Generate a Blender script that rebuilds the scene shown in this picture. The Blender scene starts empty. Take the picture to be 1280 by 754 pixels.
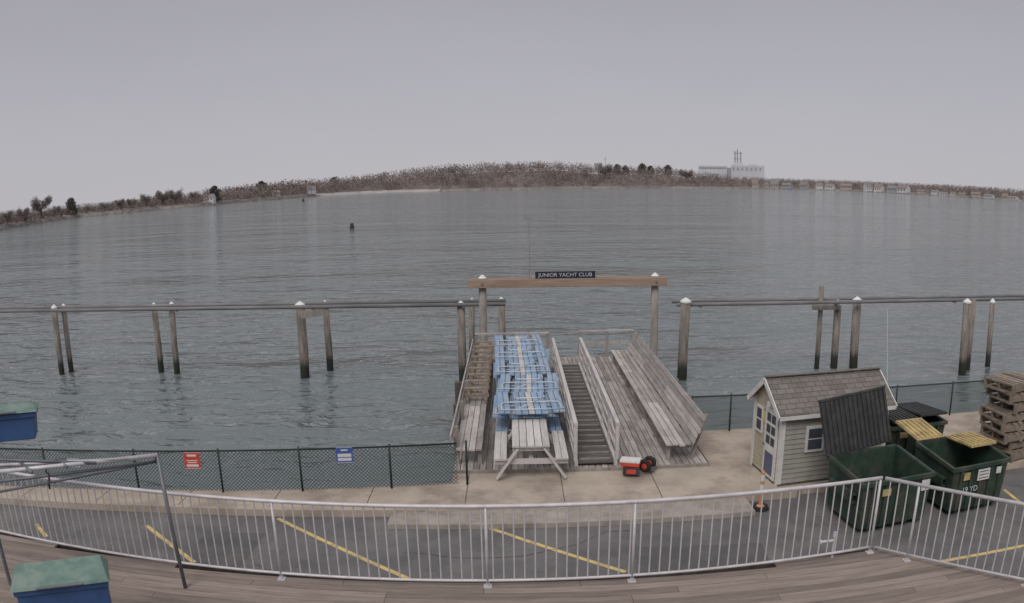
import bpy, math, random
from mathutils import Vector, Matrix
random.seed(7)
rad=math.radians
scene=bpy.context.scene; C=scene.collection
H=6.3; PITCH=8.65; ROLL=-.85; F=981.0; WATER=-1.5
camR=Matrix.Rotation(rad(90-PITCH),3,'X')@Matrix.Rotation(rad(ROLL),3,'Z')
CAM=Vector((0,0,H))
V=Vector
def ray(px,py):
    dx=px-640; dy=377-py; r=math.hypot(dx,dy) or 1e-6
    th=2*math.asin(min(1,r/(2*F))); s=math.sin(th)
    return (camR@V((s*dx/r,s*dy/r,-math.cos(th)))).normalized()
def P(px,py,z):
    d=ray(px,py); return CAM+d*((z-H)/d.z)
def PD(px,py,Y):
    d=ray(px,py); return CAM+d*(Y/d.y)
def zat(px,py,dist):
    d=ray(px,py); return H+dist*d.z/math.hypot(d.x,d.y)

# ---------------------------------------------------------------- materials
def mat(name,col,rough=.75,var=.25,scale=4,stretch=(1,1,1),bump=0,bscale=None,island=0,metal=0,wet=None,dirt=None,spec=.5):
    m=bpy.data.materials.new(name); m.use_nodes=True
    nt=m.node_tree; N=nt.nodes; L=nt.links; b=N['Principled BSDF']
    tc=N.new('ShaderNodeTexCoord'); mp=N.new('ShaderNodeMapping'); mp.inputs['Scale'].default_value=stretch
    L.new(tc.outputs['Object'],mp.inputs['Vector'])
    n=N.new('ShaderNodeTexNoise'); n.inputs['Scale'].default_value=scale; n.inputs['Detail'].default_value=8; n.inputs['Roughness'].default_value=.65
    L.new(mp.outputs[0],n.inputs['Vector'])
    mr=N.new('ShaderNodeMapRange'); mr.inputs['From Min'].default_value=.3; mr.inputs['From Max'].default_value=.7
    L.new(n.outputs['Fac'],mr.inputs['Value'])
    mx=N.new('ShaderNodeMix'); mx.data_type='RGBA'
    mx.inputs[6].default_value=tuple(c*(1-var) for c in col)+(1,); mx.inputs[7].default_value=tuple(min(1,c*(1+var)) for c in col)+(1,)
    L.new(mr.outputs[0],mx.inputs[0]); out=mx.outputs[2]
    if dirt:
        n2=N.new('ShaderNodeTexNoise'); n2.inputs['Scale'].default_value=dirt[1]; n2.inputs['Detail'].default_value=6; n2.inputs['Roughness'].default_value=.7
        L.new(tc.outputs['Object'],n2.inputs['Vector'])
        r2=N.new('ShaderNodeMapRange'); r2.inputs['From Min'].default_value=.48; r2.inputs['From Max'].default_value=.66; r2.inputs['To Max'].default_value=dirt[2]
        L.new(n2.outputs['Fac'],r2.inputs['Value'])
        m2=N.new('ShaderNodeMix'); m2.data_type='RGBA'; m2.inputs[7].default_value=tuple(dirt[0])+(1,)
        L.new(r2.outputs[0],m2.inputs[0]); L.new(out,m2.inputs[6]); out=m2.outputs[2]
    if wet is not None:
        sx=N.new('ShaderNodeSeparateXYZ'); L.new(tc.outputs['Object'],sx.inputs[0])
        ad=N.new('ShaderNodeMath'); ad.operation='MULTIPLY_ADD'; ad.inputs[1].default_value=.5; L.new(n.outputs['Fac'],ad.inputs[0]); L.new(sx.outputs['Z'],ad.inputs[2])
        r3=N.new('ShaderNodeMapRange'); r3.inputs['From Min'].default_value=wet; r3.inputs['From Max'].default_value=wet+.35
        L.new(ad.outputs[0],r3.inputs['Value'])
        m3=N.new('ShaderNodeMix'); m3.data_type='RGBA'; m3.inputs[6].default_value=(.045,.045,.038,1)
        L.new(r3.outputs[0],m3.inputs[0]); L.new(out,m3.inputs[7]); out=m3.outputs[2]
    if island:
        g=N.new('ShaderNodeNewGeometry'); hs=N.new('ShaderNodeHueSaturation')
        r4=N.new('ShaderNodeMapRange'); r4.inputs['To Min'].default_value=1-island; r4.inputs['To Max'].default_value=1+island
        L.new(g.outputs['Random Per Island'],r4.inputs['Value']); L.new(r4.outputs[0],hs.inputs['Value']); L.new(out,hs.inputs['Color']); out=hs.outputs[0]
    L.new(out,b.inputs['Base Color'])
    b.inputs['Roughness'].default_value=rough; b.inputs['Metallic'].default_value=metal; b.inputs['Specular IOR Level'].default_value=spec
    if bump:
        nb=N.new('ShaderNodeTexNoise'); nb.inputs['Scale'].default_value=bscale or scale*6; nb.inputs['Detail'].default_value=5
        L.new(mp.outputs[0],nb.inputs['Vector'])
        bp=N.new('ShaderNodeBump'); bp.inputs['Strength'].default_value=.6; bp.inputs['Distance'].default_value=bump
        L.new(nb.outputs['Fac'],bp.inputs['Height']); L.new(bp.outputs[0],b.inputs['Normal'])
    return m
WY=(6,.5,6); WX=(.5,6,6)
M=dict(
 dockwood=mat('weathered_dock_wood',(.35,.315,.295),.85,.38,3,WY,.012,island=.3,dirt=((.18,.16,.145),1.1,.6)),
 benchwood=mat('bench_wood',(.41,.375,.355),.85,.33,3,WY,.012,island=.3,dirt=((.24,.215,.20),1.3,.5)),
 railwood=mat('rail_wood',(.50,.47,.455),.8,.22,3,WY,.006,island=.14),
 deckwood=mat('deck_boards',(.245,.195,.17),.8,.3,3,WX,.01,island=.22),
 darkwood=mat('dark_wood',(.09,.075,.065),.85,.4,3,(3,3,3),.01,island=.3),
 treads=mat('gangway_treads',(.10,.09,.09),.85,.3,3,WX,.01,island=.3),
 brownwood=mat('brown_timber',(.34,.24,.185),.8,.3,2,WX,.01,island=.15),
 rackwood=mat('rack_timber',(.24,.195,.155),.85,.35,5,(2,2,2),.01,island=.3),
 greytimber=mat('grey_timber',(.26,.235,.215),.85,.35,2,(2,2,.4),.01,island=.15),
 pile=mat('piling_wood',(.225,.195,.17),.85,.5,3,(3,3,.4),.02,wet=.75),
 boom=mat('boom_pipe',(.20,.19,.195),.7,.3,2,(.4,3,3)),
 cap=mat('white_cap',(.75,.74,.73),.5,.12,6),
 concrete=mat('concrete',(.43,.36,.30),.85,.18,1.2,(1,1,1),.006,40,dirt=((.22,.18,.145),.9,.7)),
 curb=mat('curb_concrete',(.35,.305,.27),.85,.2,2,(1,1,1),.006,40,dirt=((.17,.15,.135),1.6,.7)),
 asphalt=mat('asphalt',(.135,.128,.13),.9,.25,1.5,(1,1,1),.012,60,dirt=((.20,.19,.185),.6,.7)),
 patch=mat('asphalt_patch',(.10,.095,.097),.85,.2,3,(1,1,1),.01,60,dirt=((.15,.14,.135),1.2,.6)),
 yellow=mat('yellow_line',(.62,.46,.18),.8,.15,6,dirt=((.2,.18,.15),5,.8)),
 blue=mat('blue_plank',(.21,.315,.455),.65,.25,4,WY,island=.22,dirt=((.40,.42,.45),2.5,.8)),
 galv=mat('galvanised_tube',(.56,.57,.60),.5,.15,6,metal=.2),
 alu=mat('aluminium_rail',(.56,.54,.56),.5,.18,5,metal=.2),
 white=mat('white_paint',(.66,.65,.63),.6,.12,4,dirt=((.45,.43,.40),3,.5)),
 tablegrey=mat('picnic_grey',(.52,.495,.48),.8,.2,3,WY,.004,island=.16),
 green=mat('dumpster_green',(.026,.052,.036),.6,.45,3,dirt=((.085,.08,.06),2.2,.85)),
 black=mat('black_plastic',(.035,.035,.037),.6,.3,5,dirt=((.09,.09,.085),3,.5)),
 ltyellow=mat('lid_yellow',(.48,.37,.17),.65,.25,4,dirt=((.22,.16,.08),3,.7)),
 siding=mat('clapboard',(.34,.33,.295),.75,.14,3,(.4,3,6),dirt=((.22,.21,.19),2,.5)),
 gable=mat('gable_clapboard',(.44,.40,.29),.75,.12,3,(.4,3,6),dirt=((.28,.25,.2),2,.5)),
 navy=mat('navy_paint',(.10,.115,.18),.5,.1,4),
 glass=mat('dark_glass',(.07,.08,.095),.12,.2,3),
 notice=mat('yellow_notice',(.60,.48,.12),.6,.1,4),
 fence=mat('fence_green',(.014,.028,.026),.6,.1,4),
 red=mat('red_paint',(.55,.065,.045),.55,.15,4),
 orange=mat('orange_plastic',(.55,.24,.13),.6,.15,4),
 signblue=mat('sign_blue',(.06,.11,.34),.5,.1,4),
 signdark=mat('sign_board_dark',(.012,.016,.03),.6,.1,4),
 steel=mat('grey_steel',(.17,.18,.20),.5,.25,5,metal=.4),
 lidgreen=mat('weathered_green',(.15,.24,.205),.65,.35,3,dirt=((.25,.26,.23),3,.7)),
 binblue=mat('bin_blue',(.035,.085,.21),.5,.25,3),
 rubber=mat('rubber',(.018,.018,.018),.8,.2,8),
 palletw=mat('pallet_wood',(.205,.165,.13),.85,.45,4,(2,2,2),.008,island=.5),
 bag=mat('rubbish_bag',(.02,.02,.022),.35,.3,5,(1,1,1),.03,6),
 rope=mat('rope',(.30,.28,.25),.9,.2,9),
 land=mat('brown_land',(.20,.165,.15),.95,.35,.04,(1,1,1)),  # far-shore materials from here down: distance haze blended into the colours
 rocks=mat('shore_rocks',(.23,.205,.19),.95,.5,.15,(1,1,4)),
 sand=mat('pale_sand',(.40,.375,.355),.95,.2,.1),
 woods=mat('bare_woods',(.235,.188,.172),.95,.4,.012,island=.22),  # brown lightened and greyed, haze painted into the colour
 twig=mat('bare_twigs',(.215,.18,.165),.95,.3,.3,island=.3),
 trunk=mat('tree_bark',(.15,.13,.12),.95,.2,1),
 evergreen=mat('evergreen_leaves',(.11,.115,.10),.95,.3,.3,island=.35),
 farroof=mat('far_roof',(.22,.21,.22),.9,.2,.3),
 farroof2=mat('far_roof_brown',(.24,.20,.18),.9,.2,.3),
 farwhite=mat('far_white_wall',(.60,.59,.60),.9,.1,.3),
 fargrey=mat('far_grey_wall',(.36,.36,.38),.9,.1,.3),
 fartan=mat('far_tan_wall',(.40,.35,.32),.9,.1,.3),
 farglass=mat('far_window',(.10,.11,.13),.5,.1,.3),
 plant=mat('plant_pale',(.56,.55,.58),.9,.1,.03),
 plantdark=mat('plant_grey',(.36,.36,.40),.9,.1,.03),
)
m=mat('shingles',(.19,.17,.155),.9,.3,8,dirt=((.12,.105,.095),3,.6)); nt=m.node_tree
bk=nt.nodes.new('ShaderNodeTexBrick'); bk.inputs['Scale'].default_value=1; bk.inputs['Brick Width'].default_value=.22; bk.inputs['Row Height'].default_value=.11
bk.inputs['Mortar Size'].default_value=.008; bk.inputs['Color1'].default_value=(.24,.21,.195,1); bk.inputs['Color2'].default_value=(.13,.115,.105,1); bk.inputs['Mortar'].default_value=(.04,.036,.033,1)
tc=nt.nodes.new('ShaderNodeTexCoord'); nt.links.new(tc.outputs['Object'],bk.inputs['Vector'])
mx=nt.nodes.new('ShaderNodeMix'); mx.data_type='RGBA'; mx.inputs[0].default_value=.6
old=nt.nodes['Principled BSDF'].inputs['Base Color'].links[0].from_socket
nt.links.new(old,mx.inputs[6]); nt.links.new(bk.outputs['Color'],mx.inputs[7]); nt.links.new(mx.outputs[2],nt.nodes['Principled BSDF'].inputs['Base Color'])
M['shingles']=m
# water
m=bpy.data.materials.new('harbour_water'); m.use_nodes=True; nt=m.node_tree; N=nt.nodes; L=nt.links; b=N['Principled BSDF']
b.inputs['Base Color'].default_value=(.150,.178,.182,1); b.inputs['Roughness'].default_value=.06; b.inputs['IOR'].default_value=1.40
tc=N.new('ShaderNodeTexCoord')
def wn(scale,st,detail,rough=.55,dist=0,rot=12):
    mp=N.new('ShaderNodeMapping'); mp.inputs['Scale'].default_value=st; mp.inputs['Rotation'].default_value=(0,0,rad(rot)); L.new(tc.outputs['Object'],mp.inputs['Vector'])
    n=N.new('ShaderNodeTexNoise'); n.inputs['Scale'].default_value=scale; n.inputs['Detail'].default_value=detail; n.inputs['Roughness'].default_value=rough; n.inputs['Distortion'].default_value=dist
    L.new(mp.outputs[0],n.inputs['Vector']); return n.outputs['Fac']
def mth(op,a,b_):
    x=N.new('ShaderNodeMath'); x.operation=op
    for i,q in enumerate((a,b_)):
        if isinstance(q,(int,float)): x.inputs[i].default_value=q
        else: L.new(q,x.inputs[i])
    return x.outputs[0]
h=mth('ADD',mth('MULTIPLY',wn(1.6,(.5,1,1),3,.5,.6),1.5),mth('MULTIPLY',wn(.55,(.5,1,1),3,.5,.3,-8),3.2))
h=mth('ADD',h,mth('ADD',mth('MULTIPLY',wn(.12,(.45,1,1),3,.55,.2,20),9.0),mth('MULTIPLY',wn(.03,(.4,1,1),3,.5,0,5),20.0)))
patch=wn(.02,(.35,1,1),4)
pr=N.new('ShaderNodeMapRange'); pr.inputs['From Min'].default_value=.35; pr.inputs['From Max'].default_value=.65; pr.inputs['To Min'].default_value=.6; pr.inputs['To Max'].default_value=1.0; L.new(patch,pr.inputs['Value'])
bp=N.new('ShaderNodeBump'); bp.inputs['Distance'].default_value=.2; L.new(h,bp.inputs['Height']); L.new(pr.outputs[0],bp.inputs['Strength']); L.new(bp.outputs[0],b.inputs['Normal'])
M['water']=m

# ---------------------------------------------------------------- mesh builder
class MB:
    def __init__(s): s.v=[]; s.f=[]
    def add(s,vs,fs):
        n=len(s.v); s.v+=[V(v) for v in vs]; s.f+=[tuple(i+n for i in f) for f in fs]; return s
    def box(s,c,size,rz=0,R=None):
        c=V(c); x,y,z=[q/2 for q in size]; R=R or Matrix.Rotation(rz,3,'Z')
        return s.add([c+R@V((sx*x,sy*y,sz*z)) for sx,sy,sz in ((-1,-1,-1),(1,-1,-1),(1,1,-1),(-1,1,-1),(-1,-1,1),(1,-1,1),(1,1,1),(-1,1,1))],
            [(0,3,2,1),(4,5,6,7),(0,1,5,4),(1,2,6,5),(2,3,7,6),(3,0,4,7)])
    def bx(s,x0,x1,y0,y1,z0,z1): return s.box(((x0+x1)/2,(y0+y1)/2,(z0+z1)/2),(x1-x0,y1-y0,z1-z0))
    def frame(s,a,b,up):
        d=(V(b)-V(a)).normalized(); u=V(up)
        if abs(d.dot(u))>.98: u=V((0,1,0)) if abs(d.y)<.9 else V((1,0,0))
        sd=d.cross(u).normalized(); return d,sd,sd.cross(d)
    def beam(s,a,b,w,h,up=(0,0,1)):
        a=V(a);b=V(b); d,sd,u=s.frame(a,b,up)
        vs=[p+sd*(i*w/2)+u*(j*h/2) for p in (a,b) for i,j in ((-1,-1),(1,-1),(1,1),(-1,1))]
        return s.add(vs,[(0,1,2,3),(7,6,5,4),(0,4,5,1),(1,5,6,2),(2,6,7,3),(3,7,4,0)])
    def tube(s,a,b,r0,r1=None,n=8,cap=True):
        a=V(a);b=V(b); r1=r0 if r1 is None else r1; d,sd,u=s.frame(a,b,(0,0,1))
        vs=[]
        for p,r in ((a,r0),(b,r1)):
            for k in range(n):
                t=2*math.pi*k/n; vs.append(p+sd*(r*math.cos(t))+u*(r*math.sin(t)))
        fs=[(k,(k+1)%n,n+(k+1)%n,n+k) for k in range(n)]
        if cap: fs+=[tuple(range(n))[::-1],tuple(range(n,2*n))]
        return s.add(vs,fs)
    def sweep(s,pts,r,n=8,up=(0,0,1)):
        pts=[V(p) for p in pts]; vs=[]; m_=len(pts)
        for i,p in enumerate(pts):
            a=pts[max(0,i-1)]; b=pts[min(m_-1,i+1)]; d,sd,u=s.frame(a,b,up)
            for k in range(n):
                t=2*math.pi*k/n; vs.append(p+sd*(r*math.cos(t))+u*(r*math.sin(t)))
        fs=[(i*n+k,i*n+(k+1)%n,(i+1)*n+(k+1)%n,(i+1)*n+k) for i in range(m_-1) for k in range(n)]
        fs+=[tuple(range(n))[::-1],tuple(range((m_-1)*n,m_*n))]
        return s.add(vs,fs)
    def quad(s,*p): return s.add(p,[tuple(range(len(p)))])
    def prism(s,poly,z0,z1):
        n=len(poly)
        return s.add([(x,y,z0) for x,y in poly]+[(x,y,z1) for x,y in poly],[tuple(range(n))[::-1],tuple(range(n,2*n))]+[(i,(i+1)%n,n+(i+1)%n,n+i) for i in range(n)])
    def build(s,name,m,parent=None,sub=None,smooth=False,bevel=0):
        me=bpy.data.meshes.new(name); o_=V(sub) if sub is not None else V((0,0,0))
        me.from_pydata([v-o_ for v in s.v],[],s.f); me.materials.append(M[m] if isinstance(m,str) else m)
        if smooth: me.shade_smooth()
        me.update(); o=bpy.data.objects.new(name,me); C.objects.link(o)
        if parent: o.parent=parent
        elif sub is not None: o.location=o_
        if bevel:
            bm=o.modifiers.new('bevel','BEVEL'); bm.width=bevel; bm.segments=2; bm.limit_method='ANGLE'
        return o
def tag(o,label,cat,group=None):
    o['label']=label; o['category']=cat
    if group: o['group']=group
    return o
def thing(name,label,cat,loc=(0,0,0),rz=0,group=None):
    o=bpy.data.objects.new(name,None); C.objects.link(o); o.location=loc; o.rotation_euler=(0,0,rz); o.empty_display_size=.2
    return tag(o,label,cat,group)
def struct(o): o['kind']='structure'; return o
def kids(r): return [o for o in C.objects if o.parent==r]
def dup(root,loc,rz,label,group=None,scale=None):
    r=root.copy(); C.objects.link(r); r.location=loc; r.rotation_euler=(0,0,rz); r['label']=label
    if group: r['group']=group
    if scale: r.scale=scale
    for ch in kids(root):
        c=ch.copy(); C.objects.link(c); c.parent=r
        for g in kids(ch):
            d=g.copy(); C.objects.link(d); d.parent=c
    return r
def text(body,size,m,parent,loc,rot,name='lettering',width=None):
    cu=bpy.data.curves.new('t','FONT'); cu.body=body; cu.size=size; cu.align_x='CENTER'; cu.align_y='CENTER'; cu.extrude=.003
    t=bpy.data.objects.new('t',cu); C.objects.link(t); bpy.context.view_layer.update()
    me=bpy.data.meshes.new_from_object(t.evaluated_get(bpy.context.evaluated_depsgraph_get())); C.objects.unlink(t); bpy.data.objects.remove(t)
    if width:
        w=max(v.co.x for v in me.vertices)-min(v.co.x for v in me.vertices); k=width/w
        for v in me.vertices: v.co.x*=k
    me.materials.clear(); me.materials.append(M[m]); o=bpy.data.objects.new(name,me); C.objects.link(o); o.parent=parent; o.location=loc; o.rotation_euler=rot; return o

# ---------------------------------------------------------------- world, sun, camera
SUN_EL,SUN_ROT=48,200
w=bpy.data.worlds.new('World'); scene.world=w; w.use_nodes=True; N=w.node_tree.nodes; L=w.node_tree.links; bg=N['Background']
sky=N.new('ShaderNodeTexSky'); sky.sky_type='NISHITA'; sky.sun_disc=False; sky.sun_elevation=rad(SUN_EL); sky.sun_rotation=rad(SUN_ROT)
tc=N.new('ShaderNodeTexCoord'); sx=N.new('ShaderNodeSeparateXYZ'); L.new(tc.outputs['Generated'],sx.inputs[0])
cr=N.new('ShaderNodeValToRGB'); L.new(sx.outputs['Z'],cr.inputs[0])
e=cr.color_ramp.elements; e[0].position=0; e[0].color=(.48,.47,.505,1); e[1].position=.3; e[1].color=(.35,.343,.38,1)
q=e.new(.12); q.color=(.43,.42,.46,1)
q=e.new(.8); q.color=(.58,.575,.59,1)
mpn=N.new('ShaderNodeMapping'); mpn.inputs['Scale'].default_value=(1,1,3); L.new(tc.outputs['Generated'],mpn.inputs['Vector'])
nz=N.new('ShaderNodeTexNoise'); nz.inputs['Scale'].default_value=1.6; nz.inputs['Detail'].default_value=4; L.new(mpn.outputs[0],nz.inputs['Vector'])
mr=N.new('ShaderNodeMapRange'); mr.inputs['To Min'].default_value=9.3; mr.inputs['To Max'].default_value=10.9; L.new(nz.outputs['Fac'],mr.inputs['Value'])
vm=N.new('ShaderNodeVectorMath'); vm.operation='SCALE'; L.new(cr.outputs[0],vm.inputs[0]); L.new(mr.outputs[0],vm.inputs['Scale'])
mx=N.new('ShaderNodeMix'); mx.data_type='RGBA'; mx.inputs[0].default_value=.96; L.new(sky.outputs[0],mx.inputs[6]); L.new(vm.outputs[0],mx.inputs[7])
L.new(mx.outputs[2],bg.inputs['Color']); bg.inputs['Strength'].default_value=.1
sl=bpy.data.lights.new('sun','SUN'); sl.energy=1.5; sl.angle=rad(28); sl.color=(1,.95,.90); so=bpy.data.objects.new('sun',sl); C.objects.link(so)
so.rotation_euler=(rad(90-SUN_EL),0,rad(-20)); so.location=(0,0,50)
cd=bpy.data.cameras.new('camera'); co=bpy.data.objects.new('camera',cd); C.objects.link(co); co.location=CAM; co.rotation_euler=camR.to_euler()
cd.clip_end=12000; cd.clip_start=.1; cd.sensor_width=36; cd.sensor_height=36*603/1024; cd.lens=27.6
cd.type='PANO'
cs=cd.cycles if hasattr(cd,'cycles') and hasattr(cd.cycles,'panorama_type') else cd
cs.panorama_type='FISHEYE_EQUISOLID'; cs.fisheye_lens=F*36/1280; cs.fisheye_fov=rad(180)
scene.camera=co
scene.view_settings.view_transform='Standard'; scene.view_settings.look='None'; scene.view_settings.exposure=0

# ---------------------------------------------------------------- water, ground
struct(MB().quad((-6000,-200,WATER),(6000,-200,WATER),(6000,9000,WATER),(-6000,9000,WATER)).build('water','water'))
FY=lambda x:15.73+.1458*x
qp=[(-40,8.4),(-12,13.3),(-7.3,13.85),(-2.5,14.2),(1,14.45),(5.9,14.45),(6.1,14.62),(60,14.62),(60,18.85),(4.45,18.85),(4.45,16.45),(-1.35,16.45),(-1.35,FY(-1.35)+.15),(-40,FY(-40)+.15)]
struct(MB().prism(qp,-3,0).build('quay','concrete'))
struct(MB().prism([(-2.45,13.62),(4.75,13.72),(4.75,14.445),(1,14.44),(-2.45,14.19)],-1,-.05).build('kerb','curb'))
struct(MB().prism([(-60,-5),(60,-5),(60,14.6),(-9,14.6),(-9,13.66),(-12,13.29),(-40,8.39),(-60,8.3)],-3,-.15).build('parking_lot','asphalt'))
for poly in ([(2.0,11.3),(4.4,11.2),(4.5,12.5),(2.1,12.7)],[(-6.2,10.6),(-4.9,10.7),(-4.8,13.2),(-6.0,13.1)]):
    struct(MB().add([(x,y,-.147) for x,y in poly],[(0,1,2,3)]).build('parking_lot_patch','patch'))
for k,(x,y,a_,n_) in enumerate(((-8,11,.2,26),(-2,12.6,-.1,30),(3,10.6,.35,26),(6,11.5,1.2,16),(-5,12.4,-.9,14))):
    pts=[(x,y)]
    for i in range(n_): a_+=random.uniform(-.35,.35)*.6; x+=math.cos(a_)*.16; y+=math.sin(a_)*.16; pts.append((x,min(y,13.4)))
    vs=[];
    for i,(px_,py_) in enumerate(pts): w_=.005+.005*random.random(); vs+=[(px_,py_-w_,-.143),(px_,py_+w_,-.143)]
    struct(MB().add(vs,[(2*i,2*i+2,2*i+3,2*i+1) for i in range(len(pts)-1)]).build('asphalt_crack','darkwood'))
for x in [-13,-11,-9,-7,-5,-3,-1,1,3,5]:
    yb=13.85+(x+7.3)*.1 if x<-2.5 else 14.47
    ye=FY(x)+.1 if x<-1.35 else 16.4
    if x<4.4: struct(MB().bx(x-.008,x+.008,yb+.1,ye,.0,.004).build('quay_joint','darkwood'))
for a,b_ in (((45,655),(58,671)),((183,657),(243,703)),((347,648),(512,724)),((600,656),(782,715)),((1175,702),(1285,681)),((1255,612),(1290,640))):
    p=P(a[0],a[1],-.146); q=P(b_[0],b_[1],-.146); d=(q-p).normalized(); n=V((-d.y,d.x,0))*.048
    struct(MB().quad(p-n,q-n,q+n,p+n).build('parking_line','yellow'))

# ---------------------------------------------------------------- foreground deck
DZ=1.40; RT=1.12
def ry(x): return 8.64+.0065*(x+.6)**2
CX=4.87; CYY=ry(CX)
def edge(x): return ry(x)+.14
def xend(y): return CX+.14+(CYY+.1-y)*1.03
dk=MB(); y=9.6
BW=.137
def board(a,b_,y):
    xe=xend(y)
    vs=[(a+.003,y-BW),(b_-.003,y-BW),(b_-.003,y),(a+.003,y)]
    if b_>=xe-1e-6: vs=[(a+.003,y-BW),(xend(y-BW),y-BW),(xe,y),(a+.003,y)]
    dk.add([(p[0],p[1],DZ-.035) for p in vs]+[(p[0],p[1],DZ) for p in vs],[(0,3,2,1),(4,5,6,7),(0,1,5,4),(1,2,6,5),(2,3,7,6),(3,0,4,7)])
while y>3:
    spans=[]
    v=(y-.14-8.64)/.0065
    if v<=0: spans=[(-13,xend(y))]
    else:
        k=math.sqrt(v); spans=[(-13,-.6-k)]
        if -.6+k<xend(y)-.05: spans.append((-.6+k,xend(y)))
    for s0,s1 in spans:
        xs=[s0]
        while xs[-1]<s1-4.5: xs.append(xs[-1]+random.choice((3.0,3.6,4.2)))
        xs.append(s1)
        for a,b_ in zip(xs[:-1],xs[1:]):
            if b_-a>.05: board(a,b_,y)
    y-=.143
struct(dk.build('deck','deckwood'))
fs=MB()
ex=[-13+i*(CX+.1+13)/24 for i in range(25)]
for a,b_ in zip(ex[:-1],ex[1:]): fs.beam((a,edge(a)+.02,DZ-.14),(b_,edge(b_)+.02,DZ-.14),.04,.27)
fs.beam((CX+.14,CYY+.13,DZ-.14),(xend(3),3,DZ-.14),.04,.27)
fs.prism([(-13,3),(xend(3)-.1,3),(CX,CYY)]+[(x,ry(x)) for x in ex[:-1][::-1]],DZ-.26,DZ-.05)
struct(fs.build('deck_edge','darkwood'))

def railing(fn,s0,s1,posts,label,sp,b0,ns=1):
    A=fn(s0); o=V((A[0],A[1],DZ)); r=thing('deck_railing',label,'railing',o)
    zt=DZ+RT; ss=[s0+(s1-s0)*i/ns for i in range(ns+1)]
    MB().sweep([fn(s)+(zt,) for s in ss],.026,12).build('top_rail','alu',r,o,True)
    MB().sweep([fn(s)+(DZ+.09,) for s in ss],.019,10).build('bottom_rail','alu',r,o,True)
    s=b0; base=None
    while s<s1-.03:
        if min([abs(s-q) for q in posts]+[9])>.03:
            x,y=fn(s); L_=V((x,y,DZ))-o
            if base is None: base=MB().tube((0,0,.09),(0,0,RT-.01),.0105,n=6).build('baluster','alu',r); base.location=L_
            else:
                c=base.copy(); C.objects.link(c); c.location=L_
        s+=sp
    for q in posts:
        x,y=fn(q)
        ps=MB().tube((x,y,DZ),(x,y,zt),.019,n=10).build('post','alu',r,o,True)
        MB().box((x,y,DZ+.006),(.10,.10,.012)).tube((x,y,DZ+.01),(x,y,DZ+.05),.027,n=10).build('base_flange','alu',ps,o)
pp=[P(px,728,DZ).x for px in (350,610,790)]
railing(lambda s:(s,ry(s)),-9.6,CX,[-8.6]+pp+[CX-.02],'long silver baluster railing along the front edge of the wooden deck',.13,-7.95,28)
railing(lambda s:(CX+.04+s*.716,CYY-.03-s*.698),0,6.5,[.5,2.3,4.1,5.9],'angled silver railing at the right corner of the deck',.13,.08)

p=P(1036,692,DZ); t=thing('pipe_valve','small grey valve on a short pipe at the railing foot','valve',(p.x,p.y-.12,DZ))
MB().tube((0,0,0),(0,0,.32),.022).tube((0,0,.32),(0,0,.40),.035).build('pipe','galv',t)
MB().tube((-.02,0,.26),(-.2,0,.26),.02).tube((-.2,0,.26),(-.23,0,.26),.035).build('side_outlet','galv',t)
MB().tube((-.07,0,.42),(.07,0,.42),.012).tube((0,0,.4),(0,0,.43),.01).build('handle','steel',t)

# ---------------------------------------------------------------- left foreground
leg=P(232,735,DZ); fz=zat(190,573,math.hypot(leg.x,leg.y)); 
a1=P(197,569,fz); a0=P(-40,593,fz); b0=P(-40,606,fz-.12); b1=P(195,577,fz-.12); c0=P(-60,571,fz+.1)
t=thing('awning_frame','grey tubular awning frame with a leaning leg at the left of the deck','frame',(leg.x,leg.y,DZ)); o=V((leg.x,leg.y,DZ))
MB().tube(leg,(a1.x,a1.y,fz),.026,n=10).build('leg','steel',t,o,True)
MB().tube(a0,a1,.028,n=10).build('upper_tube','alu',t,o,True)
MB().tube(b0,b1,.022,n=10).build('lower_tube','steel',t,o,True)
MB().tube(c0,P(120,579,fz),.02,n=10).build('cross_tube','steel',t,o,True)
MB().tube(P(-50,583,fz),P(160,573,fz+.02),.018,n=10).build('cross_tube','alu',t,o,True)
MB().tube(P(20,573,fz+.05),P(40,591,fz),.02,n=8).build('brace','steel',t,o,True)
MB().tube(P(72,574,fz+.03),P(84,584,fz),.02,n=8).build('brace','steel',t,o,True)
MB().tube(a1,b1,.026,n=8).tube(b1,P(-40,622,fz-.5),.018).build('brace','steel',t,o,True)
MB().tube(P(60,589,fz),P(62,603,fz-.3),.016).build('brace','steel',t,o,True)

def bluebin(label,loc,rz,sx,sy,h,lt=.13):
    t=thing('storage_bin',label,'bin',loc,rz); k=.92
    bd=MB(); bd.add([(x*sx/2*(k if z==0 else 1),y*sy/2*(k if z==0 else 1),z) for z in (0,h) for x,y in ((-1,-1),(1,-1),(1,1),(-1,1))],[(0,3,2,1),(4,5,6,7),(0,1,5,4),(1,2,6,5),(2,3,7,6),(3,0,4,7)])
    bd.box((0,0,h-.04),(sx+.04,sy+.04,.06)); bd.build('body','binblue',t,bevel=.01)
    ld=MB(); ld.add([(-sx/2-.05,-sy/2-.05,h+.003),(sx/2+.05,-sy/2-.05,h+.003),(sx/2+.05,sy/2+.05,h+.003),(-sx/2-.05,sy/2+.05,h+.003),
        (-sx/2-.02,-sy/2-.02,h+lt*.4),(sx/2+.02,-sy/2-.02,h+lt*.4),(sx/2-.03,sy/2-.06,h+lt),(-sx/2+.03,sy/2-.06,h+lt)],
        [(0,3,2,1),(4,5,6,7),(0,1,5,4),(1,2,6,5),(2,3,7,6),(3,0,4,7)])
    lo_=ld.build('lid','lidgreen',t,bevel=.01)
    MB().tube((-sx*.25,-sy/2-.06,h+.03),(sx*.25,-sy/2-.06,h+.03),.015).build('handle','steel',lo_)
    return t
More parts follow.
